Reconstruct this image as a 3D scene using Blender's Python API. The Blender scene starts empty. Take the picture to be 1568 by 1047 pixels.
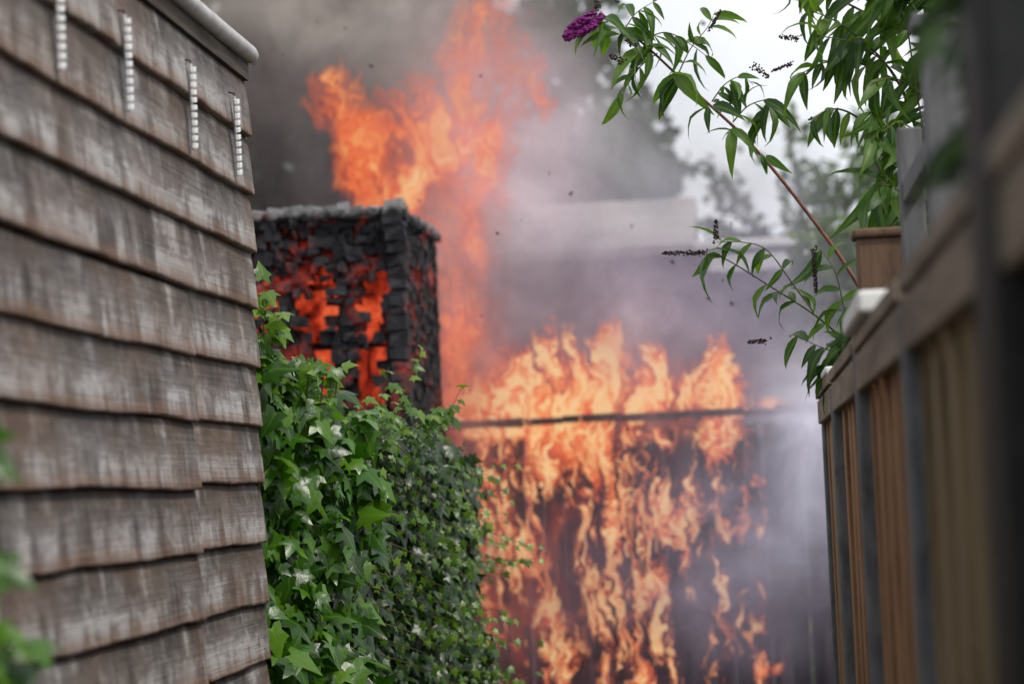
import bpy, math, random
import numpy as np
from mathutils import Vector, Matrix, noise as mn
random.seed(7); rng=np.random.default_rng(7)
EYE=1.6
scene=bpy.context.scene
scene.view_settings.view_transform='Standard'
scene.view_settings.look='None'
scene.view_settings.exposure=0

# ---------------------------------------------------------------- helpers
def new_mat(name):
    m=bpy.data.materials.new(name); m.use_nodes=True
    m.node_tree.nodes.clear()
    return m,m.node_tree.nodes,m.node_tree.links
class G:
    def __init__(s,name):
        s.m,s.n,s.l=new_mat(name)
        s.out=s.n.new('ShaderNodeOutputMaterial')
        s.tc=s.n.new('ShaderNodeTexCoord')
    def val(s,sock,v):
        if isinstance(v,bpy.types.NodeSocket): s.l.new(v,sock)
        elif v is not None:
            if hasattr(sock,'default_value'):
                if isinstance(v,(tuple,list)) and len(v)==3 and sock.type=='RGBA': v=(*v,1)
                sock.default_value=v
    def map(s,scale=(1,1,1),loc=(0,0,0),src=None,rot=(0,0,0)):
        n=s.n.new('ShaderNodeMapping'); s.val(n.inputs['Vector'],src or s.tc.outputs['Object'])
        n.inputs['Scale'].default_value=scale; n.inputs['Location'].default_value=loc; n.inputs['Rotation'].default_value=rot
        return n.outputs[0]
    def noise(s,vec,scale=5,detail=4,rough=.55,dist=0,color=False):
        n=s.n.new('ShaderNodeTexNoise'); s.val(n.inputs['Vector'],vec)
        n.inputs['Scale'].default_value=scale; n.inputs['Detail'].default_value=detail
        n.inputs['Roughness'].default_value=rough; n.inputs['Distortion'].default_value=dist
        return n.outputs['Color' if color else 'Fac']
    def math(s,op,a,b=None,c=None,clamp=False):
        n=s.n.new('ShaderNodeMath'); n.operation=op; n.use_clamp=clamp
        s.val(n.inputs[0],a)
        if b is not None: s.val(n.inputs[1],b)
        if c is not None: s.val(n.inputs[2],c)
        return n.outputs[0]
    def vmath(s,op,a,b):
        n=s.n.new('ShaderNodeVectorMath'); n.operation=op; s.val(n.inputs[0],a)
        if op=='SCALE': s.val(n.inputs['Scale'],b)
        else: s.val(n.inputs[1],b)
        return n.outputs[0]
    def ramp(s,f,stops,interp='LINEAR'):
        n=s.n.new('ShaderNodeValToRGB'); s.val(n.inputs[0],f); e=n.color_ramp.elements
        n.color_ramp.interpolation=interp
        while len(e)<len(stops): e.new(.5)
        for i,(p,c) in enumerate(stops):
            e[i].position=p
            if not isinstance(c,(tuple,list)): c=(c,c,c)
            e[i].color=(*c,1)
        return n.outputs[0]
    def mix(s,f,a,b,blend='MIX'):
        n=s.n.new('ShaderNodeMix'); n.data_type='RGBA'; n.blend_type=blend
        s.val(n.inputs[0],f); s.val(n.inputs[6],a); s.val(n.inputs[7],b)
        return n.outputs[2]
    def attr(s,name):
        n=s.n.new('ShaderNodeAttribute'); n.attribute_name=name
        return n
    def sep(s,v):
        n=s.n.new('ShaderNodeSeparateXYZ'); s.val(n.inputs[0],v); return n.outputs
    def bump(s,h,strength=.4,dist=.01):
        n=s.n.new('ShaderNodeBump'); s.val(n.inputs['Height'],h); n.inputs['Strength'].default_value=strength
        n.inputs['Distance'].default_value=dist; return n.outputs[0]
    def pbr(s,col,rough=.7,bump=None,spec=None,final=True,emis=None,estr=1):
        n=s.n.new('ShaderNodeBsdfPrincipled'); s.val(n.inputs['Base Color'],col); s.val(n.inputs['Roughness'],rough)
        if bump is not None: s.l.new(bump,n.inputs['Normal'])
        if spec is not None: n.inputs['Specular IOR Level'].default_value=spec
        if emis is not None:
            s.val(n.inputs['Emission Color'],emis); s.val(n.inputs['Emission Strength'],estr)
        if final: s.l.new(n.outputs[0],s.out.inputs[0])
        return n.outputs[0]
    def mixsh(s,f,a,b,final=True):
        n=s.n.new('ShaderNodeMixShader'); s.val(n.inputs[0],f); s.l.new(a,n.inputs[1]); s.l.new(b,n.inputs[2])
        if final: s.l.new(n.outputs[0],s.out.inputs[0])
        return n.outputs[0]

def mesh_obj(name,verts,faces,mat=None,parent=None,smooth=False):
    me=bpy.data.meshes.new(name); me.from_pydata([tuple(v) for v in verts],[],[tuple(f) for f in faces]); me.update()
    ob=bpy.data.objects.new(name,me); scene.collection.objects.link(ob)
    if mat: me.materials.append(mat)
    if parent: ob.parent=parent
    if smooth: me.polygons.foreach_set('use_smooth',[True]*len(me.polygons))
    return ob
def empty(name,loc=(0,0,0)):
    e=bpy.data.objects.new(name,None); e.location=loc; scene.collection.objects.link(e); e.empty_display_size=.1
    return e
class MB:
    def __init__(s): s.v=[]; s.f=[]
    def box(s,x0,x1,y0,y1,z0,z1,jit=0,rot=0):
        b=len(s.v)
        for x in(x0,x1):
            for y in(y0,y1):
                for z in(z0,z1):
                    s.v.append((x+random.uniform(-jit,jit),y+random.uniform(-jit,jit),z+random.uniform(-jit,jit)))
        s.f+=[tuple(b+i for i in q) for q in((0,1,3,2),(4,6,7,5),(0,4,5,1),(2,3,7,6),(0,2,6,4),(1,5,7,3))]
    def tube(s,pts,rads,n=7,cap=True):
        b=len(s.v); pts=[Vector(p) for p in pts]
        for i,p in enumerate(pts):
            d=(pts[min(i+1,len(pts)-1)]-pts[max(i-1,0)])
            if d.length<1e-9: d=Vector((0,0,1))
            d.normalize(); a=d.orthogonal().normalized() if abs(d.y)>.95 else d.cross(Vector((0,1,0))).normalized()
            c=d.cross(a)
            r=rads[i] if hasattr(rads,'__len__') else rads
            for k in range(n):
                t=2*math.pi*k/n; s.v.append(tuple(p+(a*math.cos(t)+c*math.sin(t))*r))
        for i in range(len(pts)-1):
            for k in range(n):
                s.f.append((b+i*n+k,b+i*n+(k+1)%n,b+(i+1)*n+(k+1)%n,b+(i+1)*n+k))
        if cap:
            s.f.append(tuple(b+k for k in range(n))[::-1]); s.f.append(tuple(b+(len(pts)-1)*n+k for k in range(n)))
    def obj(s,name,mat=None,parent=None,smooth=False,bevel=0):
        o=mesh_obj(name,s.v,s.f,mat,parent,smooth)
        if bevel:
            m=o.modifiers.new('b','BEVEL'); m.width=bevel; m.segments=2; m.limit_method='ANGLE'
        return o
def spline(pts,n=8):
    pts=[Vector(p) for p in pts]; out=[]
    P=[pts[0]*2-pts[1]]+pts+[pts[-1]*2-pts[-2]]
    for i in range(1,len(P)-2):
        for k in range(n):
            t=k/n; a,b,c,d=P[i-1],P[i],P[i+1],P[i+2]
            out.append(.5*((2*b)+(-a+c)*t+(2*a-5*b+4*c-d)*t*t+(-a+3*b-3*c+d)*t**3))
    out.append(pts[-1]); return out

def scatter(name,tv,tf,P,T,N,S,mat,parent=None,rnd=None):
    """one mesh of many leaves. tv template verts (x side,y tip,z normal)"""
    tv=np.array(tv,float); P=np.array(P,float); T=np.array(T,float); N=np.array(N,float); S=np.array(S,float)
    T/=np.linalg.norm(T,axis=1)[:,None]+1e-9
    N=N-(N*T).sum(1)[:,None]*T; N/=np.linalg.norm(N,axis=1)[:,None]+1e-9
    X=np.cross(T,N)
    V=P[:,None,:]+S[:,None,None]*(tv[None,:,0:1]*X[:,None,:]+tv[None,:,1:2]*T[:,None,:]+tv[None,:,2:3]*N[:,None,:])
    n=len(P); k=len(tv)
    lt=np.array([len(f) for f in tf]); idx=np.concatenate([np.array(f) for f in tf])
    allidx=(idx[None,:]+np.arange(n)[:,None]*k).ravel()
    lts=np.tile(lt,n); st=np.concatenate([[0],np.cumsum(lts)[:-1]])
    me=bpy.data.meshes.new(name); me.vertices.add(n*k); me.vertices.foreach_set('co',V.ravel())
    me.loops.add(len(allidx)); me.loops.foreach_set('vertex_index',allidx.astype(np.int32))
    me.polygons.add(len(lts)); me.polygons.foreach_set('loop_start',st.astype(np.int32))
    me.polygons.foreach_set('loop_total',lts.astype(np.int32))
    me.update(calc_edges=True); me.validate()
    if rnd is None: rnd=rng.random(n)
    a=me.attributes.new('rnd','FLOAT','POINT'); a.data.foreach_set('value',np.repeat(rnd,k).astype(np.float32))
    a=me.attributes.new('lx','FLOAT','POINT'); a.data.foreach_set('value',np.tile(np.abs(tv[:,0]),n).astype(np.float32))
    me.materials.append(mat)
    ob=bpy.data.objects.new(name,me); scene.collection.objects.link(ob)
    if parent: ob.parent=parent
    return ob

# ---------------------------------------------------------------- camera
cam=bpy.data.cameras.new('camera'); co=bpy.data.objects.new('camera',cam); scene.collection.objects.link(co)
cam.lens=85; cam.sensor_width=36; cam.clip_end=2000; cam.clip_start=.05
co.matrix_world=Matrix.Translation((0,0,EYE))@Matrix.Rotation(math.radians(5.5),4,'Z')@Matrix.Rotation(math.radians(90+3.52),4,'X')@Matrix.Rotation(math.radians(-2.5),4,'Z')
cam.dof.use_dof=True; cam.dof.focus_distance=5.6; cam.dof.aperture_fstop=3.4
scene.camera=co

# ---------------------------------------------------------------- world + sun
w=bpy.data.worlds.new('World'); scene.world=w; w.use_nodes=True
n=w.node_tree.nodes; l=w.node_tree.links; n.clear()
sky=n.new('ShaderNodeTexSky'); sky.sky_type='NISHITA'; sky.sun_disc=False
SE,SR=math.radians(50),math.radians(125)
sky.sun_elevation=SE; sky.sun_rotation=SR
tc=n.new('ShaderNodeTexCoord'); nz=n.new('ShaderNodeTexNoise'); nz.inputs['Scale'].default_value=5; nz.inputs['Detail'].default_value=5
rp=n.new('ShaderNodeValToRGB'); rp.color_ramp.elements[0].position=.35; rp.color_ramp.elements[1].position=.6
rp.color_ramp.elements[0].color=(.78,.78,.78,1)
mx=n.new('ShaderNodeMix'); mx.data_type='RGBA'; mx.inputs[7].default_value=(7.4,7.6,8.0,1)
bg=n.new('ShaderNodeBackground'); bg.inputs[1].default_value=.14; ow=n.new('ShaderNodeOutputWorld')
l.new(tc.outputs['Generated'],nz.inputs['Vector']); l.new(nz.outputs['Fac'],rp.inputs[0]); l.new(rp.outputs[0],mx.inputs[0])
l.new(sky.outputs[0],mx.inputs[6]); l.new(mx.outputs[2],bg.inputs[0]); l.new(bg.outputs[0],ow.inputs[0])
sd=bpy.data.lights.new('sun','SUN'); sd.energy=2.4; sd.angle=math.radians(8); sd.color=(1,.94,.85)
so=bpy.data.objects.new('sun',sd); scene.collection.objects.link(so)
# Nishita rotation: azimuth measured from +Y clockwise
sdir=Vector((math.sin(SR)*math.cos(SE),math.cos(SR)*math.cos(SE),math.sin(SE)))
so.rotation_euler=(-sdir).to_track_quat('-Z','Y').to_euler()

# ---------------------------------------------------------------- materials
def wood_weathered():
    g=G('weathered_wood'); o=g.tc.outputs['Object']
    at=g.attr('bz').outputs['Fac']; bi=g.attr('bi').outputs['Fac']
    cmb=g.n.new('ShaderNodeCombineXYZ'); g.l.new(g.math('MULTIPLY',bi,7.3),cmb.inputs[0])
    sh=g.vmath('ADD',o,cmb.outputs[0])
    grain=g.noise(g.map((10,2.0,130),src=sh),1,5,.65,.6)
    streak=g.noise(g.map((1,11,1.8),src=sh),1,3,.5,.35)
    streak2=g.noise(g.map((1,30,3.0),src=sh),1,3,.6,.4)
    patch=g.noise(g.map((1,4,7),src=sh),1,4,.6,.5)
    knots=g.noise(g.map((1,7,24),src=sh),1,5,.7,1.8)
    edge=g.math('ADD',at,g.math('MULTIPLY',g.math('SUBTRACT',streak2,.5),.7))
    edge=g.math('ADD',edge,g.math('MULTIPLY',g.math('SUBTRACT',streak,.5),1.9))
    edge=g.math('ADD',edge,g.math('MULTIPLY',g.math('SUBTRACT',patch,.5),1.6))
    top_dark=g.ramp(edge,[(.30,0.),(.85,1.)],'EASE')  # darker towards the top of each board, boundary broken up by noise
    f=g.math('ADD',g.math('MULTIPLY',streak,1.0),g.math('MULTIPLY',patch,.50))
    f=g.math('ADD',f,g.math('MULTIPLY',grain,.16)); f=g.math('ADD',f,g.math('MULTIPLY',streak2,.13))
    f=g.math('ADD',f,g.math('MULTIPLY',knots,.32))
    f=g.math('SUBTRACT',f,g.math('MULTIPLY',top_dark,.22))
    c=g.ramp(g.math('MULTIPLY',f,.9),[(.64,(.028,.024,.023)),(.77,(.080,.070,.066)),(.89,(.185,.168,.162)),(.99,(.40,.385,.38))])
    lip=g.ramp(g.math('ADD',at,g.math('MULTIPLY',g.math('SUBTRACT',streak2,.5),.6)),[(.0,1.),(.24,0.)])
    c=g.mix(g.math('MULTIPLY',lip,.65),c,(.22,.12,.07,1))
    br=g.ramp(g.noise(g.map((1,2.6,5),(3,1,2),src=sh),1,4,.6),[(.42,0.),(.66,1.)])
    c=g.mix(g.math('MULTIPLY',br,.5),c,(.155,.095,.060,1))
    h=g.math('ADD',grain,g.math('MULTIPLY',knots,.6))
    g.pbr(c,.82,g.bump(h,.6,.005),.25); return g.m
def flat_noise(name,c1,c2,scale=(8,8,8),rough=.8,bump=.3,det=5,dist=.004,spec=.3,lo=.35,hi=.65):
    g=G(name); f=g.noise(g.map(scale),1,det,.6,.3)
    g.pbr(g.ramp(f,[(lo,c1),(hi,c2)]),rough,g.bump(f,bump,dist),spec); return g.m
def leaf_mat(name,c1,c2,c3,rough=.35,trans=.25,spec=.5):
    g=G(name); r=g.attr('rnd').outputs['Fac']; lx=g.attr('lx').outputs['Fac']
    c=g.ramp(r,[(0,c1),(.6,c2),(1,c3)])
    nn=g.noise(g.map((60,60,60)),1,3,.6)
    c=g.mix(g.math('MULTIPLY',nn,.35),c,(c1[0]*.6,c1[1]*.6,c1[2]*.6,1))
    vein=g.ramp(lx,[(0.,1.),(.035,0.)]); c=g.mix(g.math('MULTIPLY',vein,.35),c,(c3[0]*1.5,c3[1]*1.3,c3[2]*1.5,1))
    p=g.pbr(c,rough,g.bump(nn,.25,.004),spec,final=False)
    t=g.n.new('ShaderNodeBsdfTranslucent'); g.l.new(g.mix(1,c,(1.6,1.7,.6,1),'MULTIPLY'),t.inputs[0])
    g.mixsh(trans,p,t.outputs[0]); return g.m
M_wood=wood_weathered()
M_white=flat_noise('white_trim_paint',(.36,.35,.34),(.52,.51,.50),(20,20,20),.5,.1)
M_plast=flat_noise('white_plastic',(.74,.74,.74),(.86,.86,.86),(30,30,30),.35,.05)
M_dark=flat_noise('dark_shadow_wood',(.02,.017,.015),(.05,.04,.03),(10,10,10),.9)
M_felt=flat_noise('roof_felt',(.05,.05,.05),(.1,.1,.1),(20,20,20),.95)

# ---------------------------------------------------------------- left shed with shiplap boards
shed=empty('weathered_wooden_shed',(-1.06,3,0))
def loc(ob): # keep children in world coordinates
    ob.parent=shed; ob.matrix_parent_inverse=Matrix.Translation((1.06,-3,0)); return ob
XW=-1.06; YE=5.18; BH=.126
V=[];F=[];BZ=[];BI=[]
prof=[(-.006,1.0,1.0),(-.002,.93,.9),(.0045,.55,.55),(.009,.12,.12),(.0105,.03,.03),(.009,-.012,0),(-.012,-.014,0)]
def board(k,y0,y1,off=0,dz=0):
    z0=1.64+k*BH+dz; ny=max(2,int((y1-y0)/.02)); b=len(V); sd=random.random()*50
    bi=k*3+off*900+random.random()
    for i in range(ny+1):
        y=y0+(y1-y0)*i/ny
        wv=.0050*mn.noise((y*3.1,k*5.1,sd))+.0024*mn.noise((y*11,k*3.3,sd)); wo=.003*mn.noise((y*2.3,sd,k))
        for (dx,tz,bz) in prof:
            zz=z0+tz*BH
            wz=wv*(1-max(0,tz)) 
            rag=.0018*mn.noise((y*40,k*9,tz*4)) if tz<.1 else 0
            V.append((XW+dx+off+wo*(1-tz*.6),y,zz+wz+rag)); BZ.append(bz); BI.append(bi)
    m=len(prof)
    for i in range(ny):
        for j in range(m-1):
            a=b+i*m+j; F.append((a,a+m,a+m+1,a+1))
    F.append(tuple(b+ny*m+j for j in range(m)));F.append(tuple(b+j for j in range(m))[::-1])
for k in range(-13,7):
    yj=4.55
    if k<=2 :
        board(k,.6,yj-.002,random.choice([.003,.0045,.002]),random.uniform(-.002,.002)-.005)
        board(k,yj,YE,0,random.uniform(-.0015,.0015))
    else:
        board(k,.6,YE,0,random.uniform(-.002,.002))
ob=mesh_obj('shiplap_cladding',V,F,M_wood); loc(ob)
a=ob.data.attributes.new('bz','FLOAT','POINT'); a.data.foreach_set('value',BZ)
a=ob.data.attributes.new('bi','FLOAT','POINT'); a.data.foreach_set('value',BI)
ob.data.polygons.foreach_set('use_smooth',[len(p.vertices)==4 for p in ob.data.polygons])
m=MB(); m.box(XW-2.2,XW-.02,.62,YE-.02,0,2.5); loc(m.obj('shed_frame',M_dark))
m=MB(); m.box(XW-.03,XW-.0065,YE-.0,YE+.02,0,2.53); loc(m.obj('corner_trim',flat_noise('corner_wood',(.08,.05,.035),(.2,.13,.09),(20,20,5),.8),bevel=.003))
m=MB(); m.box(XW-.012,XW+.006,.6,YE+.005,2.522,2.56); loc(m.obj('fascia',flat_noise('fascia_wood',(.03,.022,.016),(.10,.075,.06),(20,4,40),.8)))
m=MB(); pts=[(XW+.012,y,2.578+.0015*math.sin(y*5)) for y in np.linspace(.6,YE-.01,40)]+[(XW+.012,YE+.01,2.577),(XW+.012,YE+.022,2.575)]
m.tube(pts,[.019]*40+[.017,.009],14); loc(m.obj('roof_edge_trim',M_white,smooth=True))
m=MB(); b=len(m.v); m.v+=[(XW+.01,.58,2.588),(XW+.01,YE+.015,2.588),(XW-1.1,YE+.015,3.0),(XW-1.1,.58,3.0),(XW-2.25,YE+.015,2.59),(XW-2.25,.58,2.59)]
m.f+=[(0,1,2,3),(3,2,4,5)]; loc(m.obj('roof_felt',M_felt))
# ribbed white plastic strips hung on the boards
for i,y in enumerate((3.66,4.08,4.57,4.98)):
    e=empty('ribbed_white_hanging_strip',(XW+.014,y,2.285)); L=.165; n_=11
    e.rotation_euler=(math.radians(random.uniform(-2,2)),0,0)
    mb=MB()
    for j in range(n_):
        z=L*(j+.5)/n_; b=len(mb.v)
        mb.box(.003,.011,-.0105,.0105,z-.0052,z+.0052)
        for q in range(b,b+8):
            v=mb.v[q]; mb.v[q]=(v[0],v[1],v[2]+v[1]*.2)
    mb.obj('ribs',M_plast,e,bevel=.0015)
    mb=MB(); mb.box(0,.004,-.0065,.0065,0,L+.004); mb.obj('spine',M_white,e,bevel=.001)
    mb=MB(); mb.tube([(.002,0,L),(.002,0,L+.010),(-.012,0,L+.014)],.0018,6); mb.obj('hook',M_dark,e)

# ---------------------------------------------------------------- ground
mg=flat_noise('ground_gravel',(.05,.045,.035),(.13,.12,.09),(3,3,3),.95,.5,8)
mesh_obj('ground',[(-300,-300,0),(300,-300,0),(300,300,0),(-300,300,0)],[(0,1,2,3)],mg)

# ---------------------------------------------------------------- ivy
IVY=[(0,0,0),(.16,-.13,-.02),(.42,-.12,-.08),(.30,.12,.02),(.55,.38,-.10),(.27,.43,.02),(.0,1.0,-.16),(-.27,.43,.02),(-.55,.38,-.10),(-.30,.12,.02),(-.42,-.12,-.08),(-.16,-.13,-.02),(0,.3,.07)]
IVF=[(12,i,i+1) for i in range(0,11)]+[(12,11,0)]
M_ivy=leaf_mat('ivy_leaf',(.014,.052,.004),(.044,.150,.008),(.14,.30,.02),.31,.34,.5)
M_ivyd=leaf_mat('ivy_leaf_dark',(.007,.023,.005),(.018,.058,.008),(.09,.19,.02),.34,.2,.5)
M_stem=flat_noise('ivy_stem',(.05,.04,.015),(.12,.10,.03),(40,40,40),.7)
ivy=empty('ivy_bush',(-1.0,6,0))
def iv(ob): ob.parent=ivy; ob.matrix_parent_inverse=Matrix.Translation((1.0,-6,0)); return ob
def itop(y):
    return np.interp(y,[5.1,5.35,5.6,5.9,6.2,6.5,7.0,7.4,7.65],[1.98,1.88,1.81,1.77,1.78,1.78,1.74,1.64,1.46])
def ix(y): return np.interp(y,[5.1,5.4,5.8,6.0,6.2,6.8,7.4,7.65],[-1.10,-.99,-.93,-.98,-1.0,-.90,-.84,-.90])
V=[];F=[]; ys=np.linspace(5.22,7.6,60); zs=np.linspace(0,1,24)
for y in ys:
    for s in zs:
        top=itop(y)-.07; z=s*top
        bulge=.07*mn.noise((y*2.5,z*2.5,3)); r=(-.09*max(0,(s-.85)/.15)**2)
        V.append((ix(y)-.13+bulge+r,y,z))
nz_=len(zs)
for i in range(len(ys)-1):
    for j in range(nz_-1):
        a=i*nz_+j; F.append((a,a+nz_,a+nz_+1,a+1))
b=len(V)
for y in ys: V.append((ix(y)-.55,y,itop(y)-.12)); 
for y in ys: V.append((ix(y)-.55,y,0))
for i in range(len(ys)-1):
    F.append((i*nz_+nz_-1,(i+1)*nz_+nz_-1,b+i+1,b+i)); F.append((b+i,b+i+1,b+60+i+1,b+60+i))
for e in (0,59):
    F.append(tuple(e*nz_+j for j in range(nz_))+(b+e,b+60+e))
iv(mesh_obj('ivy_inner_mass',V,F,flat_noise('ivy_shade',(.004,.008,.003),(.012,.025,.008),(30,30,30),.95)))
def ivyset(n,y0,y1,size,zmin,zmax=1,deep=.15):
    P=[];T=[];N=[];S=[]
    while len(P)<n:
        y=random.uniform(y0,y1); top=itop(y); z=random.uniform(zmin,top+.01)
        bulge=.08*mn.noise((y*2.5,z*2.5,3))+.08*mn.noise((y*7,z*7,8))
        if mn.noise((y*9,z*9,4))<-.27: continue
        x=ix(y)+bulge-random.random()**1.6*deep; up=.15
        if random.random()<.22 :
            x=ix(y)-random.uniform(0,.4); z=top+.03*mn.noise((x*8,y*8,1))+random.uniform(-.04,.03); up=1.2
        if y>7.5 or random.random()<.06*(y1>7):
            y=7.6+random.uniform(-.05,.06); 
        nn=Vector((1.0,-.75,.55+up))+Vector([random.gauss(0,.6) for _ in range(3)])
        t=Vector((.25,-.1,-1))+Vector([random.gauss(0,.55) for _ in range(3)])
        P.append((x,y,z));T.append(t);N.append(nn);S.append(size*random.choice((.55,.8,1,1.25))*random.uniform(.85,1.15))
    return P,T,N,S
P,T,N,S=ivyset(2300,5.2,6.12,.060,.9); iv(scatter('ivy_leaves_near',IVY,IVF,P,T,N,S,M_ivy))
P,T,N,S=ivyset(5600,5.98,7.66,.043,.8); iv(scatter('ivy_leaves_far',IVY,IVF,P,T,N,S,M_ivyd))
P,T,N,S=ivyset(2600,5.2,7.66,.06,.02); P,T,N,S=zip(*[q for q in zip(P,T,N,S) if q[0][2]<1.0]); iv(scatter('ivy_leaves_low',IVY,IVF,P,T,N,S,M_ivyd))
mb=MB();P=[];T=[];N=[];S=[]
def sprig(pts,r0,leaf,ns,dens=1.0,both=True):
    sp=spline(pts,10); mb.tube(sp,[r0*(1-.7*i/len(sp)) for i in range(len(sp))],5)
    c=int(ns)
    for q in range(c):
        i=int((q+.5)/c*(len(sp)-1)); p=sp[i]; d=(sp[min(i+1,len(sp)-1)]-sp[i]).normalized()
        off=Vector((random.gauss(0,1),random.gauss(0,1),random.gauss(0,.6))).normalized()*leaf*.5
        P.append(p+off*.6); T.append(Vector((0,-.2,-.6))+d*.5+off*14); N.append(Vector((.6,-1,.8))+Vector([random.gauss(0,.4) for _ in range(3)])); S.append(leaf*random.uniform(.6,1.2))
for k in range(7):
    y=5.24+.05*k*.6; x=-1.10+.028*k
    sprig([(x,y,1.81),(x+.01,y,1.89),(x+random.uniform(-.02,.02),y,1.95+random.uniform(0,.08)-.02*k)],.002,.045,9)
sprig([(-1.08,5.25,1.8),(-1.060,5.26,1.95),(-1.055,5.26,2.10)],.003,.045,22)
sprig([(-1.06,5.25,1.8),(-1.045,5.26,1.92),(-1.02,5.27,2.03)],.003,.05,16)
for i in range(15):
    x=-1.04+.02*i; y=5.9+.02*i
    sprig([(x-.05,y,1.74),(x,y,1.79+random.uniform(-.02,.03)),(x+.03,y,1.82+random.uniform(-.03,.06))],.0015,.035,7)
sprig([(-.98,6.6,1.72),(-.95,6.6,1.85),(-.91,6.6,1.96),(-.87,6.6,2.02)],.0024,.036,10)
sprig([(-1.02,6.5,1.72),(-.99,6.5,1.86),(-.965,6.5,1.95)],.0024,.044,9)
for i in range(34):
    z=random.uniform(1.0,1.68); y=random.uniform(6.6,7.6); x=float(ix(y))-.03
    l_=random.uniform(.10,.26)
    sprig([(x-.1,y-.1,z+.04),(x,y,z+.02),(x+l_*.5,y,z+random.uniform(-.03,.03)),(x+l_,y+.03,z-random.uniform(-.03,.06))],.0017,.024,random.randint(6,11))
for i in range(14):
    z=1.72-.045*i; y=5.8+.03*i
    sprig([(-.97,y,z+.06),(-.88,y+.15,z+.01),(-.82,y+.35,z-.05),(-.70+random.uniform(-.07,.04),y+.6,z-.09)],.0018,.024,11)
iv(mb.obj('ivy_vines',M_stem,None,True)); iv(scatter('ivy_sprig_leaves',IVY,IVF,P,T,N,S,leaf_mat('ivy_young_leaf',(.05,.13,.015),(.12,.24,.025),(.24,.38,.05),.35,.35)))
# foreground ivy sprig bottom-left
fi=empty('ivy_sprig',(-.8,2.5,1.4))
mb=MB();P=[];T=[];N=[];S=[]
for zt,xt in((1.41,-.765),(1.44,-.745),(1.465,-.735),(1.485,-.755),(1.56,-.785),(1.67,-.792)):
    sprig([(-1.0,2.5,zt-.15),(-.86,2.5,zt-.04),(xt-.01,2.5,zt)],.002,.05,14)
sprig([(-1.0,2.5,0),(-.98,2.5,.7),(-.9,2.5,1.3),(-.84,2.5,1.72)],.003,.06,30)
for o_ in (mb.obj('stems',M_stem,None,True),scatter('leaves',IVY,IVF,P,T,N,S,M_ivy)):
    o_.parent=fi; o_.matrix_parent_inverse=Matrix.Translation((.8,-2.5,-1.4))

# ---------------------------------------------------------------- right fence
fence=empty('wooden_fence',(.2,4,0))
def fc(ob): ob.parent=fence; ob.matrix_parent_inverse=Matrix.Translation((-.2,-4,0)); return ob
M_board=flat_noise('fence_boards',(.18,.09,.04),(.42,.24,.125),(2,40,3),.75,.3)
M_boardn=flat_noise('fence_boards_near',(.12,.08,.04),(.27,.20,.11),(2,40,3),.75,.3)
M_rail=flat_noise('fence_rail',(.13,.10,.07),(.27,.215,.16),(20,3,30),.75,.3)
M_post=flat_noise('concrete_post',(.08,.085,.09),(.17,.18,.19),(30,30,12),.8,.3)
M_blk=flat_noise('black_post',(.006,.007,.007),(.014,.015,.015),(30,30,30),.6,.2)
XF=.2
posts=[6.45,5.35,4.12,2.85,1.86,.8]
for i,(yf,yn) in enumerate(zip(posts[:-1],posts[1:])):
    m=MB(); y=yn+.05; wdt=.098; kk=0
    while y<yf-.02:
        x=XF+random.uniform(-.003,.003)+(.012 if kk%2 else 0); m.box(x,x+.014,y,min(y+wdt,yf-.01),.06,1.80+random.uniform(-.004,.002)); y+=wdt+.012; kk+=1
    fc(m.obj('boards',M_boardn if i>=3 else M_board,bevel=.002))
    m=MB(); m.box(XF+.03,XF+.034,yn,yf,.06,1.75); fc(m.obj('backing',M_dark))
    m=MB(); m.box(XF-.022,XF+.03,yn+.045,yf-.045,1.805,1.83); m.box(XF-.018,XF-.004,yn+.045,yf-.045,1.74,1.80)
    m.box(XF-.02,XF-.004,yn+.045,yf-.045,.5,.56)
    fc(m.obj('top_rail',M_rail,bevel=.003))
for i,y in enumerate(posts[:-2]):
    m=MB(); m.box(XF-.018 if i else XF-.008,XF+.06,y-.04,y+.04,0,1.80 if i!=2 else 1.84); fc(m.obj('fence_post',M_post,bevel=.006))
m=MB(); m.box(XF-.024,XF+.09,posts[4]-.14,posts[4]+.02,0,2.05); fc(m.obj('end_post',M_blk,bevel=.008))
M_cop=flat_noise('white_coping_paint',(.7,.7,.68),(.82,.82,.8),(20,20,20),.6,.1)
m=MB(); m.box(XF-.036,XF+.045,3.50,4.08,1.834,1.866); m.box(XF-.024,XF+.04,5.5,6.3,1.832,1.850); fc(m.obj('painted_coping',M_cop,bevel=.006))
tp=empty('trellis_frame',(.3,3.6,0))
def tpf(ob): ob.parent=tp; ob.matrix_parent_inverse=Matrix.Translation((-.3,-3.6,0)); return ob
M_gp=flat_noise('grey_timber',(.08,.08,.085),(.17,.17,.175),(30,30,4),.8,.3)
m=MB(); m.box(.275,.335,3.5,3.56,0,2.24); m.box(.262,.348,3.49,3.57,2.24,2.262); tpf(m.obj('tall_post',M_gp,bevel=.004))
m=MB(); m.box(.30,.345,4.5,4.55,0,2.24);  tpf(m.obj('rear_post',M_gp,bevel=.004))
m=MB(); m.box(.226,.335,4.72,4.79,0,2.06); m.box(.218,.34,4.71,4.80,2.06,2.078); tpf(m.obj('brown_post',flat_noise('brown_timber',(.08,.048,.03),(.19,.12,.075),(30,30,4),.8,.3),bevel=.006))
m=MB(); m.box(.305,.33,3.56,4.5,2.1,2.14); tpf(m.obj('cross_bar',M_gp,bevel=.003))

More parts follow.
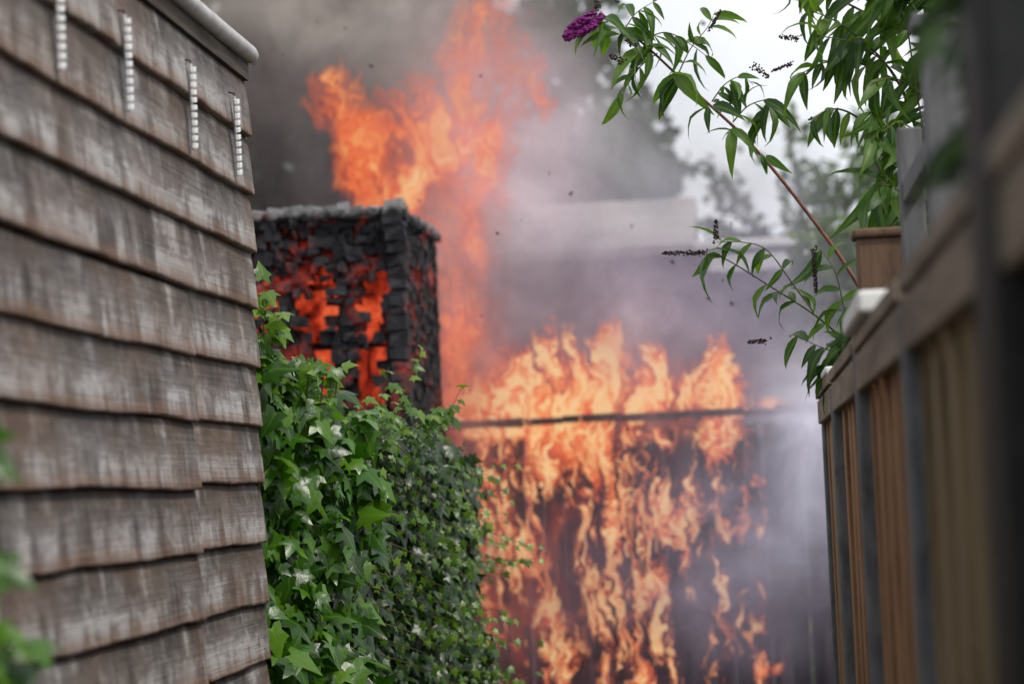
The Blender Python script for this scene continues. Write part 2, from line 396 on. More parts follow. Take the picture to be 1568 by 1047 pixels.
# ---------------------------------------------------------------- buddleia
def lan(curl):
    LAN=[]
    for (y,wd,z) in [(0,.02,0),(.12,.085,.012),(.3,.13,.02),(.5,.125,.0),(.7,.085,-.10*curl),(.87,.04,-.24*curl),(1-.05*curl,.004,-.42*curl)]:
        LAN+= [(-wd,y,z+wd*.45),(0,y,z),(wd,y,z+wd*.45)]
    return LAN
LF=[]
for i in range(6):
    a=i*3; LF+=[(a,a+1,a+4,a+3),(a+1,a+2,a+5,a+4)]
M_bud=leaf_mat('buddleia_leaf',(.025,.07,.012),(.06,.14,.022),(.15,.26,.05),.45,.4,.4)
M_bst=flat_noise('buddleia_stem',(.13,.05,.035),(.26,.11,.08),(30,30,30),.65)
M_bgr=flat_noise('buddleia_green_stem',(.07,.08,.03),(.13,.13,.05),(30,30,30),.65)
M_seed=flat_noise('spent_flower',(.02,.012,.012),(.07,.04,.03),(80,80,80),.9)
M_pur=flat_noise('purple_flower',(.07,.005,.06),(.26,.02,.20),(150,150,150),.8)
bud=empty('buddleia_bush',(.45,6.0,0))
def bd(ob): ob.parent=bud; ob.matrix_parent_inverse=Matrix.Translation((-.45,-6.0,0)); return ob
stm=MB(); gst=MB(); seed=MB(); LP=[];LT=[];LN=[];LS=[]
SH=math.radians(2.5)
def pt(x,z,y=5.8):  # centimetres in the bush plane, bush leans 2.5 degrees
    x,z=x/100,z/100
    return Vector((x*math.cos(SH)+z*math.sin(SH),y,EYE+z*math.cos(SH)-x*math.sin(SH)))
def leafat(p,d,size):
    LP.append(p);LT.append(d);LN.append(Vector((random.gauss(0,.6),-.6+random.gauss(0,.6),.7)));LS.append(size*random.uniform(.6,1.25))
def branch(pts,r0,nl,size,mbx=None,y=5.8,yv=.0,r1=.3,lstart=.1,droop=.9):
    pp=[pt(a,b,y+yv*i/len(pts)) for i,(a,b) in enumerate(pts)]
    sp=spline(pp,10); (mbx or gst).tube(sp,[r0*(1-(1-r1)*i/len(sp)) for i in range(len(sp))],6)
    for q in range(nl):
        t=lstart+(1-lstart)*(q+.5)/nl; i=min(int(t*(len(sp)-1)),len(sp)-2); p=sp[i]; d=(sp[i+1]-sp[i]).normalized()
        side=Vector((-d.z,0,d.x)); side=side if q%2 else -side
        side+=Vector((0,random.uniform(-.8,.8),0))
        for s in ((1,),(1,-1))[random.random()<.4]:
            leafat(p,side*s*.55+d*.45+Vector((0,0,-droop*random.uniform(.1,1.2))),size)
    return sp
def spike(p,d,L,r,mbx):
    n_=int(L/.0035); d=Vector(d).normalized()
    mbx.tube([p,p+d*L],[.0012,.0006],5)
    for i in range(n_):
        t=i/n_; c=p+d*L*t; rr=r*(1-.6*t)*random.uniform(.6,1.2)
        for k in range(4):
            a=random.random()*6.28; o=Vector((math.cos(a),math.sin(a)*.8,math.sin(a+1)))*rr
            q=c+o; s_=r*random.uniform(.25,.45); b=len(mbx.v)
            mbx.v+=[tuple(q+Vector(v)*s_) for v in((1,0,0),(-1,0,0),(0,1,0),(0,-1,0),(0,0,1),(0,0,-1))]
            mbx.f+=[(b+a_,b+b_,b+c_) for a_,b_,c_ in((0,2,4),(2,1,4),(1,3,4),(3,0,4),(2,0,5),(1,2,5),(3,1,5),(0,3,5))]
main=branch([(60,-60),(45,10),(27,46),(14,65),(0,82),(-14,95),(-26,106),(-34,111)],.0062,0,.1,stm,6.0,-.25,.35)
for (x,z,n_,s) in((-34,111,4,.09),(-30,108,5,.10),(-24,104,6,.11),(-17,97,6,.11),(-9,90,5,.10),(-3,84,4,.09),(3,78,3,.07)):
    for q in range(n_):
        leafat(pt(x+random.uniform(-1.5,1.5),z+random.uniform(-1,1),5.78),Vector((random.uniform(-.9,.8),random.uniform(-.5,.4),random.uniform(-1.1,.15))),s)
branch([(-26,106),(-20,108),(-14,105),(-9,101)],.002,6,.09)
branch([(-17,98),(-14,104),(-10,109),(-8,113)],.0018,7,.07,droop=.4)
branch([(-4,86),(0,90),(5,91),(3,86)],.002,7,.09)
branch([(-9,91),(-6,95),(-2,97),(1,95)],.0018,6,.07)
branch([(-34,111),(-37,110),(-38,109)],.002,3,.07)
branch([(-22,103),(-26,100),(-29,96),(-31,92)],.0018,5,.09)
branch([(-30,109),(-27,113),(-22,116)],.0018,5,.08)
branch([(32,30),(24,33),(15,40),(4,47),(-6,53),(-11,54)],.003,13,.10,gst,5.9,-.15)
branch([(15,40),(10,47),(4,55),(-2,57),(-8,57)],.0022,9,.08)
branch([(24,33),(22,42),(20,50),(16,56)],.0022,8,.10)
branch([(30,28),(22,30),(16,32),(10,35)],.002,8,.10)
branch([(34,30),(28,34),(22,32),(18,26)],.003,9,.11)
branch([(30,45),(25,38),(22,31),(18,27)],.003,8,.11)
branch([(32,32),(27,28),(22,24),(18,20)],.003,8,.10)
for pts,nl,s in [([(47,30),(43,60),(38,85),(34,110),(30,125)],18,.12),([(44,55),(36,72),(30,80),(26,82)],11,.12),([(40,75),(33,92),(24,98),(14,99)],12,.10),
    ([(38,85),(30,96),(20,103),(12,105)],12,.10),([(36,95),(28,108),(20,114),(12,118)],14,.13),([(52,40),(50,80),(46,100),(40,120)],20,.12),
    ([(50,60),(54,90),(56,105),(60,118)],16,.12),([(47,80),(40,100),(34,112),(26,118)],14,.12),([(56,90),(50,104),(44,112),(38,114)],14,.11),([(45,60),(36,64),(31,66),(27,64)],11,.13),
    ([(52,90),(60,100),(64,110),(66,118)],14,.12),([(43,62),(48,72),(54,80),(58,84)],12,.11),([(46,50),(47,60),(44,66),(40,70)],9,.11),([(46,75),(40,86),(33,90),(27,88)],10,.11),([(50,95),(44,106),(37,110),(30,108)],10,.11),([(44,66),(40,76),(34,80),(29,77)],9,.10),
    ([(34,92),(25,95),(17,94),(11,90)],8,.09),([(30,80),(22,84),(17,83),(13,79)],6,.09),([(32,105),(22,109),(13,111),(8,109)],8,.09),([(45,62),(38,70),(32,75),(26,76)],9,.12),([(44,58),(38,60),(33,58),(30,54)],8,.11)]:
    branch(pts,.0032,nl,s,gst,5.6,-.3)
for x,z,d,L in((-11,54,(-1,0,.05),.10),(10,99,(-1,0,-.3),.05),(19,86,(-1,0,0),.05),(15,55,(0,0,-1),.11),(4,33,(-1,0,0),.05),(-8,57,(0,0,1),.05),(-30,100,(-.6,0,.4),.04),(-27,104,(-.8,0,.6),.03),(12,105,(-1,0,.2),.05),(-9,108,(.6,0,1),.05),(15,116,(-.7,0,.7),.05),(1,99,(.7,0,-.7),.05),(-36,113,(-.2,0,1),.03)):
    spike(pt(x,z,5.75),d,L,.0075,seed)
pf=MB(); spike(pt(-36.5,110,5.76),(-1,0,-.3),.08,.022,pf); spike(pt(-37,109.5,5.75),(-1,.1,-.4),.075,.021,pf); spike(pt(-38,111,5.75),(-1,.1,-.3),.05,.018,pf)
bd(stm.obj('cane',M_bst,None,True)); bd(gst.obj('side_branches',M_bgr,None,True)); bd(seed.obj('spent_flower_spikes',M_seed)); bd(pf.obj('purple_flower_spike',M_pur))
h_=len(LP)//2
idx=list(range(len(LP))); random.shuffle(idx)
for nm,sel,cu in(('leaves_drooping',idx[:h_],1.6),('leaves_straight',idx[h_:],.6)):
    bd(scatter(nm,lan(cu),LF,[LP[i] for i in sel],[LT[i] for i in sel],[LN[i] for i in sel],[LS[i] for i in sel],M_bud))
sh=empty('overhanging_shrub',(.3,2.0,0))
LP=[];LT=[];LN=[];LS=[];mb=MB()
for i in range(330):
    p=Vector((random.gauss(.258,.036),random.uniform(1.78,2.3),random.gauss(1.955,.078)))
    if p.x<.20+max(0,(1.9-p.z))*.2: continue
    LP.append(p);LT.append(Vector((random.gauss(-.3,.6),random.gauss(0,.5),random.gauss(-.6,.4))));LN.append(Vector((random.gauss(0,.5),-.7,.6)));LS.append(random.uniform(.05,.085))
for i in range(5): mb.tube(spline([(.34+.02*i,2.2,0),(.33,2.15,1.2),(.28+.02*i,2.1,1.9),(.24+.02*i,2.0,2.05)],6),.004,6)
for o_ in(scatter('leaves',lan(.8),LF,LP,LT,LN,LS,leaf_mat('shrub_leaf',(.010,.03,.006),(.02,.055,.01),(.05,.11,.018),.5,.25)),mb.obj('stems',M_bst)):
    o_.parent=sh; o_.matrix_parent_inverse=Matrix.Translation((-.3,-2,0))

# ---------------------------------------------------------------- burning shed (charred cladding)
bs=empty('burning_shed',(-2.1,9.5,0))
def bsf(ob): ob.parent=bs; ob.matrix_parent_inverse=Matrix.Translation((2.1,-9.5,0)); return ob
def char_mat():
    g=G('charred_wood'); f=g.noise(g.map((25,25,25)),1,6,.65); r=g.noise(g.map((4,4,7),(2,2,2)),1,4,.65)
    c=g.ramp(f,[(.3,(.004,.004,.005)),(.55,(.014,.014,.017)),(.75,(.05,.049,.055))])
    c=g.mix(g.ramp(r,[(.5,0.),(.7,.55)]),c,(.055,.055,.065,1))
    z=g.sep(g.tc.outputs['Object'])[2]
    ash=g.ramp(g.math('ADD',g.math('MULTIPLY',f,.5),g.math('MULTIPLY',g.math('SUBTRACT',z,2.62),5)),[(.46,0.),(.64,1.)])
    c=g.mix(g.math('MULTIPLY',ash,.7),c,(.36,.35,.35,1))
    hot=g.noise(g.map((5,5,6),(7,1,4)),1,4,.7)
    em=g.ramp(hot,[(.54,(0.,0.,0.)),(.62,(.20,.012,.004)),(.76,(.75,.07,.018))])
    g.pbr(c,.75,g.bump(f,.8,.01),.35,emis=em,estr=.6); return g.m
def ember_mat():
    g=G('glowing_embers'); f=g.noise(g.map((7,5,4.5)),1,6,.68,1.0)
    z=g.sep(g.tc.outputs['Object'])[2]
    f=g.math('SUBTRACT',f,g.math('MULTIPLY',g.ramp(g.math('MULTIPLY',z,.3),[(.70,0.),(.76,1.)]),.13))
    c=g.ramp(f,[(.34,(.03,.004,.003)),(.45,(.32,.025,.010)),(.55,(.74,.085,.03)),(.70,(.98,.20,.065))])
    e=g.n.new('ShaderNodeEmission'); g.l.new(c,e.inputs[0]); e.inputs[1].default_value=.88; g.l.new(e.outputs[0],g.out.inputs[0]); return g.m
M_char=char_mat(); M_emb=ember_mat()
XR=-1.27; Y0=9.0; Y1=10.0; ZT=2.70
m=MB()
bw,bh=.046,.034
def inhole(x,z):
    q=.9*mn.noise((x*18,z*13,2))+.7*mn.noise((x*45,z*34,5))
    for cx,cz,rx,rz in((-1.61,2.27,.050,.15),(-1.57,2.08,.032,.13),(-1.395,2.30,.048,.15),(-1.42,2.04,.046,.12),(-1.84,2.34,.10,.035),(-1.66,2.46,.05,.02),(-1.40,2.50,.035,.03),(-1.55,2.53,.03,.02),(-1.74,2.08,.03,.05),(-1.9,1.9,.06,.1),(-2.2,2.1,.15,.2),(-1.5,1.6,.07,.2)):
        if ((x-cx)/rx)**2+((z-cz)/rz)**2<1+q*1.6: return True
    return False
row=0; z=.0
while z<ZT-.02:
    x=-3.1+(row%2)*bw*.5+random.uniform(-.01,.01)
    hh=bh*random.uniform(.75,1.3)
    while x<XR-.02:
        ww=bw*random.uniform(.4,1.5)
        if not inhole(x+ww/2,z+hh/2) and random.random()<(.95 if z<2.58 else .99):
            dy=random.uniform(-.016,.016)
            m.box(x,min(x+ww-.003,XR),Y0+dy,Y0+.05+dy,z,z+hh-random.uniform(-.004,.004),.011)
        x+=ww
    z+=hh; row+=1
z=0
while z<ZT-.02:
    y=Y0+.05
    while y<Y1:
        ww=bw*random.uniform(.8,1.5)
        if random.random()<.93:
            dx=random.uniform(-.01,.01); m.box(XR-.05+dx,XR+dx,y,min(y+ww-.006,Y1),z,z+bh-.003,.006)
        y+=ww
    z+=bh
bsf(m.obj('charred_cladding',M_char))
m=MB()
for x in(XR-.225,XR-.46,XR-.75,XR-1.1): 
    z=0
    while z<ZT-.03:
        h_=random.uniform(.04,.1); w_=random.uniform(.018,.03); m.box(x-w_,x+w_,Y0+.05,Y0+.10,z,z+h_,.006); z+=h_
for z in(2.50,2.40,2.17,1.9): 
    x=-3.1
    while x<XR:
        L_=random.uniform(.05,.25)
        if random.random()<.7: m.box(x,min(x+L_,XR),Y0+.11,Y0+.14,z+random.uniform(-.006,.006),z+.022,.008)
        x+=L_
z=.02
while z<ZT-.03:
    h_=random.uniform(.03,.07); m.box(XR-.055+random.uniform(-.012,.008),XR+.012+random.uniform(-.008,.004),Y0-.03+random.uniform(-.01,.01),Y0+.06,z,z+h_-.002,.009); z+=h_
bsf(m.obj('charred_posts',M_char))
m=MB()
for i in range(300):
    x=random.uniform(-3.1,XR+.01); y=random.choice([Y0-.02,Y0+.03,random.uniform(Y0,Y1)]); 
    if random.random()<.3: x=XR-random.uniform(0,.05); y=random.uniform(Y0,Y1)
    s_=random.uniform(.012,.035); zt=ZT-.025-(.03*mn.noise((x*6,y,1)))
    m.box(x,min(x+s_*1.8,XR+.02),y,y+s_,zt-.02,zt+random.uniform(.004,.03),.008)
m.box(-3.1,XR,Y0+.05,Y1,ZT-.05,ZT-.03); m.box(-3.1,XR,Y1,Y1+.04,0,ZT-.04); m.box(-3.14,-3.1,Y0,Y1,0,ZT-.04)
bsf(m.obj('charred_roof',M_char))
m=MB(); m.box(-3.05,XR-.08,Y0+.22,Y0+.25,.2,ZT-.1); bsf(m.obj('interior_fire',M_emb))

# ---------------------------------------------------------------- burning fence/lean-to
bf=empty('burning_fence',(-.5,11.2,0))
def bff(ob): ob.parent=bf; ob.matrix_parent_inverse=Matrix.Translation((.5,-11.2,0)); return ob
M_cf=flat_noise('burnt_boards',(.010,.008,.011),(.05,.038,.048),(12,12,2),.9,.6)
m=MB(); x=-1.75
while x<.9:
    w_=random.uniform(.07,.11); 
    top=1.86+random.uniform(-.1,.02)
    if random.random()<.93: m.box(x,x+w_-.016,11.40,11.42,0,top,.004)
    x+=w_
for x in(-1.45,-.55,.3): m.box(x,x+.09,11.28,11.38,0,1.93,.004)
m.box(-1.45,.42,11.24,11.28,1.0,1.06,.004)
x=-1.40
while x<.36:
    L_=random.uniform(.10,.3); dz=.012*mn.noise((x*4,0,0)); m.box(x,x+L_-.002,10.68,10.73,1.882+dz+random.uniform(0,.010),1.922+dz+random.uniform(-.010,.003),.005); x+=L_
x=-1.5  # charred slats hanging from the rail, partly burnt away
while x<.5:
    w_=random.uniform(.03,.055); z=1.86
    while z>0:
        h_=random.uniform(.15,.6)
        if random.random()<.75: m.box(x,x+w_,10.90,10.915,max(0,z-h_),z-.01,.006)
        z-=h_
    x+=w_+random.uniform(.04,.10)
bff(m.obj('charred_boards_and_rails',M_cf))

# ---------------------------------------------------------------- garage behind
ga=empty('garage',(-.5,17,0))
def gaf(ob): ob.parent=ga; ob.matrix_parent_inverse=Matrix.Translation((.5,-17,0)); return ob
M_wall=flat_noise('garage_render',(.06,.058,.078),(.10,.095,.12),(3,3,3),.9,.2)
M_rf=flat_noise('garage_roof_sheet',(.32,.295,.29),(.42,.39,.38),(2,9,2),.8,.2)
m=MB(); m.box(-3.6,.55,16.1,20,0,3.12); gaf(m.obj('walls',M_wall))
m=MB(); m.box(-.32,.62,15.95,16.05,3.13,3.19); m.box(-.22,.58,15.98,16.08,2.98,3.1); gaf(m.obj('gutter',M_cop,bevel=.01))
m=MB(); m.v+=[(-3.7,15.9,3.17),(-.3,15.9,3.17),(-.3,17.6,3.68),(-3.7,17.6,3.68),(-3.7,15.9,3.11),(-.3,15.9,3.11),(-.3,17.6,3.11),(-3.7,17.6,3.11)]
m.f+=[(0,1,2,3),(0,4,5,1),(1,5,6,2),(2,6,7,3),(3,7,4,0)]; gaf(m.obj('sloping_roof',M_rf))
m=MB(); m.box(-3.7,.6,16.1,20.1,3.12,3.15); gaf(m.obj('flat_roof',M_felt))
m=MB(); m.box(-1.4,-.3,16.06,16.095,.0,2.1); m.box(-.05,.4,16.06,16.095,1.3,2.1);gaf(m.obj('door_and_window',M_blk,bevel=.01))

# ---------------------------------------------------------------- background trees + hedge
QL=[(-.5,0,0),(0,-.1,.1),(.5,0,0),(.35,.6,.0),(0,1,-.1),(-.35,.6,0)]; QF=[(0,1,4,5),(1,2,3,4)]
def tree(name,base,blobs,n_,size,mat,trunkh,thr=-.05,nf=1.2):
    e=empty(name,base); P=[];T=[];N=[];S=[]; bx,by,_=base
    vols=[b[3]*b[4]*b[3] for b in blobs]
    tries=0
    while len(P)<n_ and tries<n_*30:
        tries+=1
        cx,cy,cz,rx,rz=random.choices(blobs,vols)[0]
        d=Vector((random.gauss(0,1),random.gauss(0,1),random.gauss(0,1))).normalized()*(random.random()**.45)
        p=Vector((cx+d.x*rx,cy+d.y*rx,cz+d.z*rz))
        if mn.noise(p*nf)+.5*mn.noise(p*nf*2.7)<thr: continue
        P.append(p-Vector(base));T.append([random.gauss(0,1),random.gauss(0,1),random.gauss(-.4,1)]);N.append([random.gauss(0,.6),random.gauss(-.5,.6),random.gauss(.7,.6)]);S.append(size*random.uniform(.6,1.3))
    scatter('crown',QL,QF,P,T,N,S,mat,e)
    m=MB(); m.tube([(0,0,0),(.05,0,trunkh*.5),(0,0,trunkh)],[.16,.12,.06],9)
    for b in blobs:
        q=Vector((b[0]-bx,b[1]-by,b[2])); m.tube(spline([(0,0,trunkh*.7),(q.x*.5,q.y*.5,trunkh*.85+.1),tuple(q),(q.x*1.1,q.y,q.z+b[4]*.4)],5),[.06-.0035*i for i in range(16)],6)
    m.obj('trunk_and_limbs',flat_noise('bark_'+name,(.03,.025,.02),(.09,.075,.06),(8,8,2),.9),e)
    return e
M_t1=leaf_mat('tree_leaf_dark',(.022,.036,.022),(.040,.066,.034),(.07,.11,.055),.6,.3,.2)
M_t2=leaf_mat('tree_leaf_light',(.05,.085,.03),(.09,.15,.05),(.15,.22,.08),.6,.35,.2)
tree('broadleaf_tree',(-2.4,30,0),[(-2.3,30,5.6,1.7,1.4),(-1.0,30,4.6,1.4,1.2),(-3.6,30,5.3,1.8,1.8),(-2.8,30,7.2,1.6,1.1),(-.1,30,3.9,1.1,.9)],12000,.17,M_t1,4,.06,1.0)
tree('broadleaf_tree',(-6,31,0),[(-6.3,31,5.4,2.2,2.2),(-5,31,7.4,1.9,1.5),(-7.5,31,7.5,2,1.6)],9000,.2,M_t1,4)
tree('birch_tree',(1.3,27,0),[(.9,27,4.2,.9,.8),(1.6,27,5.0,1.0,.9),(.6,27,5.4,.6,.5),(2.4,27,4.2,1.2,1.3),(1.2,27,3.3,1.3,.6)],2600,.11,M_t2,3.2,.10,1.8)
he=empty('garden_hedge',(1.5,13.5,0))
P=[];T=[];N=[];S=[]
for i in range(9000):
    x=random.uniform(.25,4); y=13+random.random()**1.5*.8; top=2.98+.25*mn.noise((x*1.6,1,1))+.12*mn.noise((x*5,3,1)); z=random.uniform(.0,1)**.6*top
    if x<.6: x+=.15*mn.noise((z*3,0,0))
    P.append((x,y,z)); T.append([random.gauss(0,1),-.2,random.gauss(-.5,1)]);N.append([random.gauss(0,.5),-1+random.gauss(0,.4),.8]);S.append(random.uniform(.05,.10))
o_=scatter('hedge_leaves',QL,QF,P,T,N,S,M_t2); o_.parent=he; o_.matrix_parent_inverse=Matrix.Translation((-1.5,-13.5,0))
m=MB(); m.box(.4,4,13.35,13.7,0,2.5,.03); o_=m.obj('hedge_inner',bpy.data.materials['ivy_shade']); o_.parent=he; o_.matrix_parent_inverse=Matrix.Translation((-1.5,-13.5,0))
P=[];T=[];N=[];S=[]
for i in range(12000):
    x=random.uniform(-16,14); y=random.uniform(38,42); top=4.6+1.2*mn.noise((x*.35,0,5))+.5*mn.noise((x*1.3,0,2)); z=random.random()**.7*top
    P.append((x,y,z)); T.append([random.gauss(0,1),0,random.gauss(0,1)]);N.append([random.gauss(0,.5),-1,.8]);S.append(random.uniform(.25,.45))
scatter('distant_trees',QL,QF,P,T,N,S,M_t1)

# airborne ash flakes carried up by the fire
P=[];T=[];N=[];S=[]
for i in range(70):
    P.append((random.uniform(-2.2,0),random.uniform(8.0,10.2),random.uniform(1.6,3.9)));T.append([random.gauss(0,1) for _ in range(3)]);N.append([random.gauss(0,1) for _ in range(3)]);S.append(random.choice((.006,.008,.012,.02)))
scatter('airborne_ash',QL,QF,P,T,N,S,M_blk)

# ---------------------------------------------------------------- smoke and flames
def blob(u,v,ru,rv,amp,col=None):
    """bearing from the alley axis (fractions of a radian x3.7), spread and strength"""
    cz=(735-v)/1000+(1150-u)*.0436/1000; cx=(u-1150)/1000+.0436*(735-v)/1000
    return (cx,cz,ru/1000,rv/1000,amp,col)
def sheet(name,y,x0,x1,z0,z1,res,blobs,mat,parent,wav=.15,basecol=(.3,.3,.3)):
    nx=int((x1-x0)/res);nzz=int((z1-z0)/res)
    xs=np.linspace(x0,x1,nx);zs=np.linspace(z0,z1,nzz); X,Z=np.meshgrid(xs,zs,indexing='ij')
    s=y/3.702; U=X/s; W=(Z-EYE)/s
    dn=np.zeros_like(X); col=np.zeros(X.shape+(3,)); wt=np.zeros_like(X)+1e-5; col+=np.array(basecol)*1e-5
    for cx,cz,ru,rv,amp,c in blobs:
        g_=np.exp(-(((U-cx)/ru)**2+((W-cz)/rv)**2)); dn=1-(1-dn)*(1-np.clip(amp*g_,0,1))
        if c is not None: wt+=g_; col+=g_[...,None]*np.array(c)
    col/=wt[...,None]
    ex=np.clip((X-x0)/.3,0,1)*np.clip((x1-X)/.3,0,1)*np.clip((z1-Z)/.3,0,1); dn*=ex
    if z0>1: dn*=np.clip((Z-z0)/.3,0,1)
    Yv=y+wav*(np.sin(X*1.7+y)+.6*np.sin(Z*2.3+y*2+X))
    V=np.stack([X,Yv,Z],-1).reshape(-1,3)
    i,j=np.meshgrid(np.arange(nx-1),np.arange(nzz-1),indexing='ij'); a=(i*nzz+j).ravel()
    F=np.stack([a,a+nzz,a+nzz+1,a+1],1)
    # drop the parts of the sheet where there is nothing
    df=dn.ravel(); keep=np.max(df[F],axis=1)>.012; F=F[keep]
    used=np.unique(F); rm=np.full(len(V),-1); rm[used]=np.arange(len(used)); F=rm[F]; V=V[used]
    me=bpy.data.meshes.new(name); me.from_pydata(V.tolist(),[],F.tolist()); me.update()
    at=me.attributes.new('dens','FLOAT','POINT'); at.data.foreach_set('value',df[used].astype(np.float32))
    C=np.concatenate([col,np.ones(X.shape+(1,))],-1).reshape(-1,4)[used]
    at=me.attributes.new('tint','FLOAT_COLOR','POINT'); at.data.foreach_set('color',C.ravel().astype(np.float32))
    me.polygons.foreach_set('use_smooth',[True]*len(me.polygons))
    me.materials.append(mat); o=bpy.data.objects.new(name,me); scene.collection.objects.link(o); o.parent=parent
    return o
def smoke_mat(name,sc=1.6,contrast=1.6,seed=0):
    g=G(name); o=g.map((1,1,.8),(seed,0,seed*.7))
    f=g.noise(o,sc,6,.58,.9); d=g.attr('dens').outputs['Fac']; t=g.attr('tint').outputs['Color']
    v=g.math('MULTIPLY',g.math('SUBTRACT',f,.5),contrast*4)
    k=g.math('MULTIPLY',d,g.math('SUBTRACT',1,d)); a=g.math('ADD',d,g.math('MULTIPLY',v,k),clamp=True)
    f2=g.noise(g.map((1,1,1),(seed+5,2,1)),sc*1.4,5,.6,.8)
    c=g.mix(1,t,g.ramp(f2,[(.3,(.62,.6,.6)),(.7,(1.35,1.33,1.31))]),'MULTIPLY')
    df=g.n.new('ShaderNodeBsdfDiffuse'); g.l.new(c,df.inputs[0])
    tr=g.n.new('ShaderNodeBsdfTransparent'); g.mixsh(a,tr.outputs[0],df.outputs[0]); return g.m
def flame_mat(name,sx,sz,seed,soft=.16,strength=1.0,dist=.5,hot=1.0,amax=.95,thr0=.80,thr1=.52,lean=0.,split=.34):
    g=G(name); o=g.tc.outputs['Object']
    wob=g.vmath('SCALE',g.vmath('SUBTRACT',g.noise(g.map((2.2,1,1.6),(seed,0,0)),2.6,3,.6,0,True),(.5,.5,.5)),dist)
    o2=g.vmath('ADD',o,wob)
    f=g.noise(g.map((sx,.6,sz),(seed*1.3,0,seed),src=o2),1,5,.6,.7)
    f2=g.noise(g.map((sx*2.6,.6,sz*2.0),(seed,1,seed*2),src=o2),1,4,.62,1.0)
    ff=g.math('ADD',g.math('MULTIPLY',f,1-split),g.math('MULTIPLY',f2,split))
    d=g.attr('dens').outputs['Fac']
    thr=g.math('SUBTRACT',thr0,g.math('MULTIPLY',d,thr1))
    t=g.math('DIVIDE',g.math('SUBTRACT',ff,thr),soft)
    t=g.math('MULTIPLY',t,1,clamp=True)
    a=g.ramp(t,[(0,0.),(.2,.28*amax),(.6,.85*amax),(1,amax)],'EASE')
    tt=g.math('MULTIPLY',g.math('ADD',g.math('MULTIPLY',t,.60),g.math('MULTIPLY',g.math('SUBTRACT',f2,.38),1.9)),hot)
    c=g.ramp(tt,[(0,(.58,.06,.03)),(.3,(.88,.12,.045)),(.60,(1.0,.23,.075)),(.85,(1.0,.42,.15)),(1.,(1.0,.62,.28))])
    e=g.n.new('ShaderNodeEmission'); g.l.new(c,e.inputs[0]); e.inputs[1].default_value=strength
    tr=g.n.new('ShaderNodeBsdfTransparent'); g.mixsh(a,tr.outputs[0],e.outputs[0]); return g.m
smoke=empty('smoke_plume'); fire=empty('flames')
LAV=(.64,.64,.78);MAU=(.32,.28,.38);RED=(.50,.18,.15);PNK=(.66,.42,.42);DRK=(.13,.10,.13);BRN=(.17,.145,.14);GRY=(.40,.37,.35);BLU=(.26,.255,.36)
sheet('near_veil',10.35,-2.2,1.6,0,4.6,.04,[blob(1235,680,85,180,.88,LAV),blob(1120,830,130,160,.62,(.48,.46,.60)),blob(1190,950,90,80,.4,(.16,.13,.17)),blob(950,880,160,190,.34,(.36,.27,.35)),blob(800,950,130,130,.26,(.42,.20,.21)),
   blob(715,800,60,260,.50,RED),blob(800,310,110,160,.52,(.66,.56,.62)),blob(1020,460,190,110,.42,(.40,.37,.47)),blob(725,110,110,140,.36,PNK),blob(880,560,230,110,.28,(.78,.48,.45)),blob(700,420,60,180,.2,(.75,.4,.36))],smoke_mat('smoke_veil',1.5,1.1,3),smoke,.06)
# narrow burning drips and streaks running down the slats
random.seed(33)
dr=[]
for u in(738,760,784,808,832,856,880,902,926,950,974,998,1022,1048,1078,1102,1140,1168):
    a_=random.uniform(.55,.85)*(1.0 if u<1060 else .78)
    dr.append(blob(u+random.uniform(-6,6),860,random.uniform(12,19),270,a_*.70))
    for k in range(4): dr.append(blob(u+random.uniform(-12,12),random.uniform(680,1060),random.uniform(11,20),random.uniform(50,120),random.uniform(.45,.8)*(1.0 if u<1060 else .72)))
sheet('dripping_flames',10.6,-1.7,.9,.1,2.2,.012,dr,flame_mat('flame_drip',17,4.6,3.3,.11,1.08,.28,1.15,.92,.74,.33,0,.40),fire,.02)
low=[blob(u,v,ru,rv,a) for u,v,ru,rv,a in((760,600,60,60,.76),(850,545,38,95,.86),(800,570,30,70,.7),(895,570,30,60,.72),(932,540,30,100,.88),(1000,570,44,65,.86),(1095,555,28,95,.88),(1050,600,40,30,.76),(1130,590,20,60,.66),(1180,620,60,20,.66),(930,612,230,36,.86),(780,620,100,40,.7),
   (740,665,80,16,.78),(880,680,70,50,.80),(980,668,100,24,.76),(1090,690,36,60,.76),(1160,660,50,14,.55),
   (830,730,40,60,.64),(908,740,36,70,.72),(1020,740,26,60,.6),(1138,740,20,60,.52),(890,900,26,130,.54),(1150,955,50,50,.60),(1170,1020,36,26,.80),(860,1010,50,50,.52))]
sheet('fence_flames',10.8,-2.0,1.2,.1,3.4,.02,low,flame_mat('flame_fence',9,3.4,1.0,.15,1.04,.36,1.15,.92,.78,.47,0,.38),fire,.04)
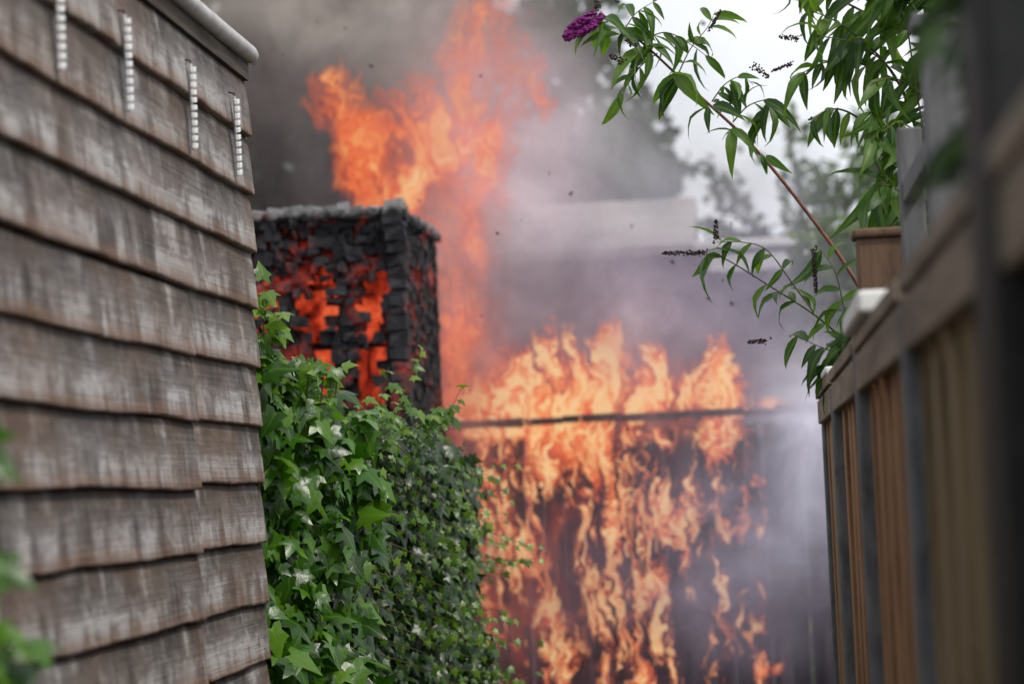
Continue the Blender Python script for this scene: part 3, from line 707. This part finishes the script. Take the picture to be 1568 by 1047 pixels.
tall=[blob(u,v,ru,rv,a) for u,v,ru,rv,a in((695,600,45,120,.82),(700,470,48,120,.92),(712,370,56,100,.92),(700,300,70,80,.9),(560,262,80,60,.98),(540,215,50,70,.95),(620,285,70,40,.95),(655,200,100,110,.78),(720,90,120,110,.74),(750,30,80,80,.68),(830,140,38,60,.64),(500,150,60,70,.64),(745,200,75,90,.72),(480,110,55,60,.55))]
sheet('tall_flames',10.98,-3.0,.4,1.6,4.9,.025,tall,flame_mat('flame_tall',4.2,2.3,5.0,.38,1.0,.45,.95,.90,.80,.52),fire,.06)
back=[blob(u,v,ru,rv,a) for u,v,ru,rv,a in((830,590,180,80,.94),(1000,605,210,60,.90),(715,560,70,200,.9),(700,280,115,150,.82),(730,90,115,110,.62),(850,760,170,120,.56),(750,930,90,200,.66),(950,960,190,130,.48),(1090,740,70,110,.46))]
sheet('rear_flames',11.15,-2.8,1.1,.1,4.6,.04,back,flame_mat('flame_rear',4,1.8,9.0,.62,.82,.3,.62,.75,.74,.53),fire,.05)
sheet('middle_smoke',12.2,-3.8,2.2,0,5.2,.05,[blob(800,270,110,160,.88,(.60,.54,.61)),blob(730,150,90,110,.7,(.56,.38,.38)),blob(900,470,220,100,.7,(.38,.34,.44)),blob(1120,480,160,110,.5,BLU),blob(950,850,300,200,.55,(.17,.13,.18)),blob(1230,650,90,120,.7,LAV),blob(690,500,60,200,.5,(.5,.28,.26))],smoke_mat('smoke_middle',1.3,1.4,7),smoke,.12)
sheet('rear_smoke',14.4,-5,1.6,1.5,6.4,.06,[blob(430,150,230,210,1.,BRN),blob(600,330,200,120,1.,(.2,.17,.18)),blob(430,20,170,60,.98,(.52,.47,.42)),blob(570,90,110,100,.95,(.20,.18,.17)),blob(690,40,110,80,.9,GRY),blob(820,230,100,130,.62,(.40,.39,.43)),blob(960,290,130,50,.5,(.33,.33,.38))],smoke_mat('smoke_rear',1.1,1.7,11),smoke,.2)
sheet('far_haze',21,-8,3,2.5,9.5,.1,[blob(930,180,200,180,.45,(.50,.51,.54)),blob(700,60,180,140,.7,(.40,.37,.35)),blob(1170,290,180,80,.4,(.6,.6,.64))],smoke_mat('smoke_far',.5,1.3,17),smoke,.3)
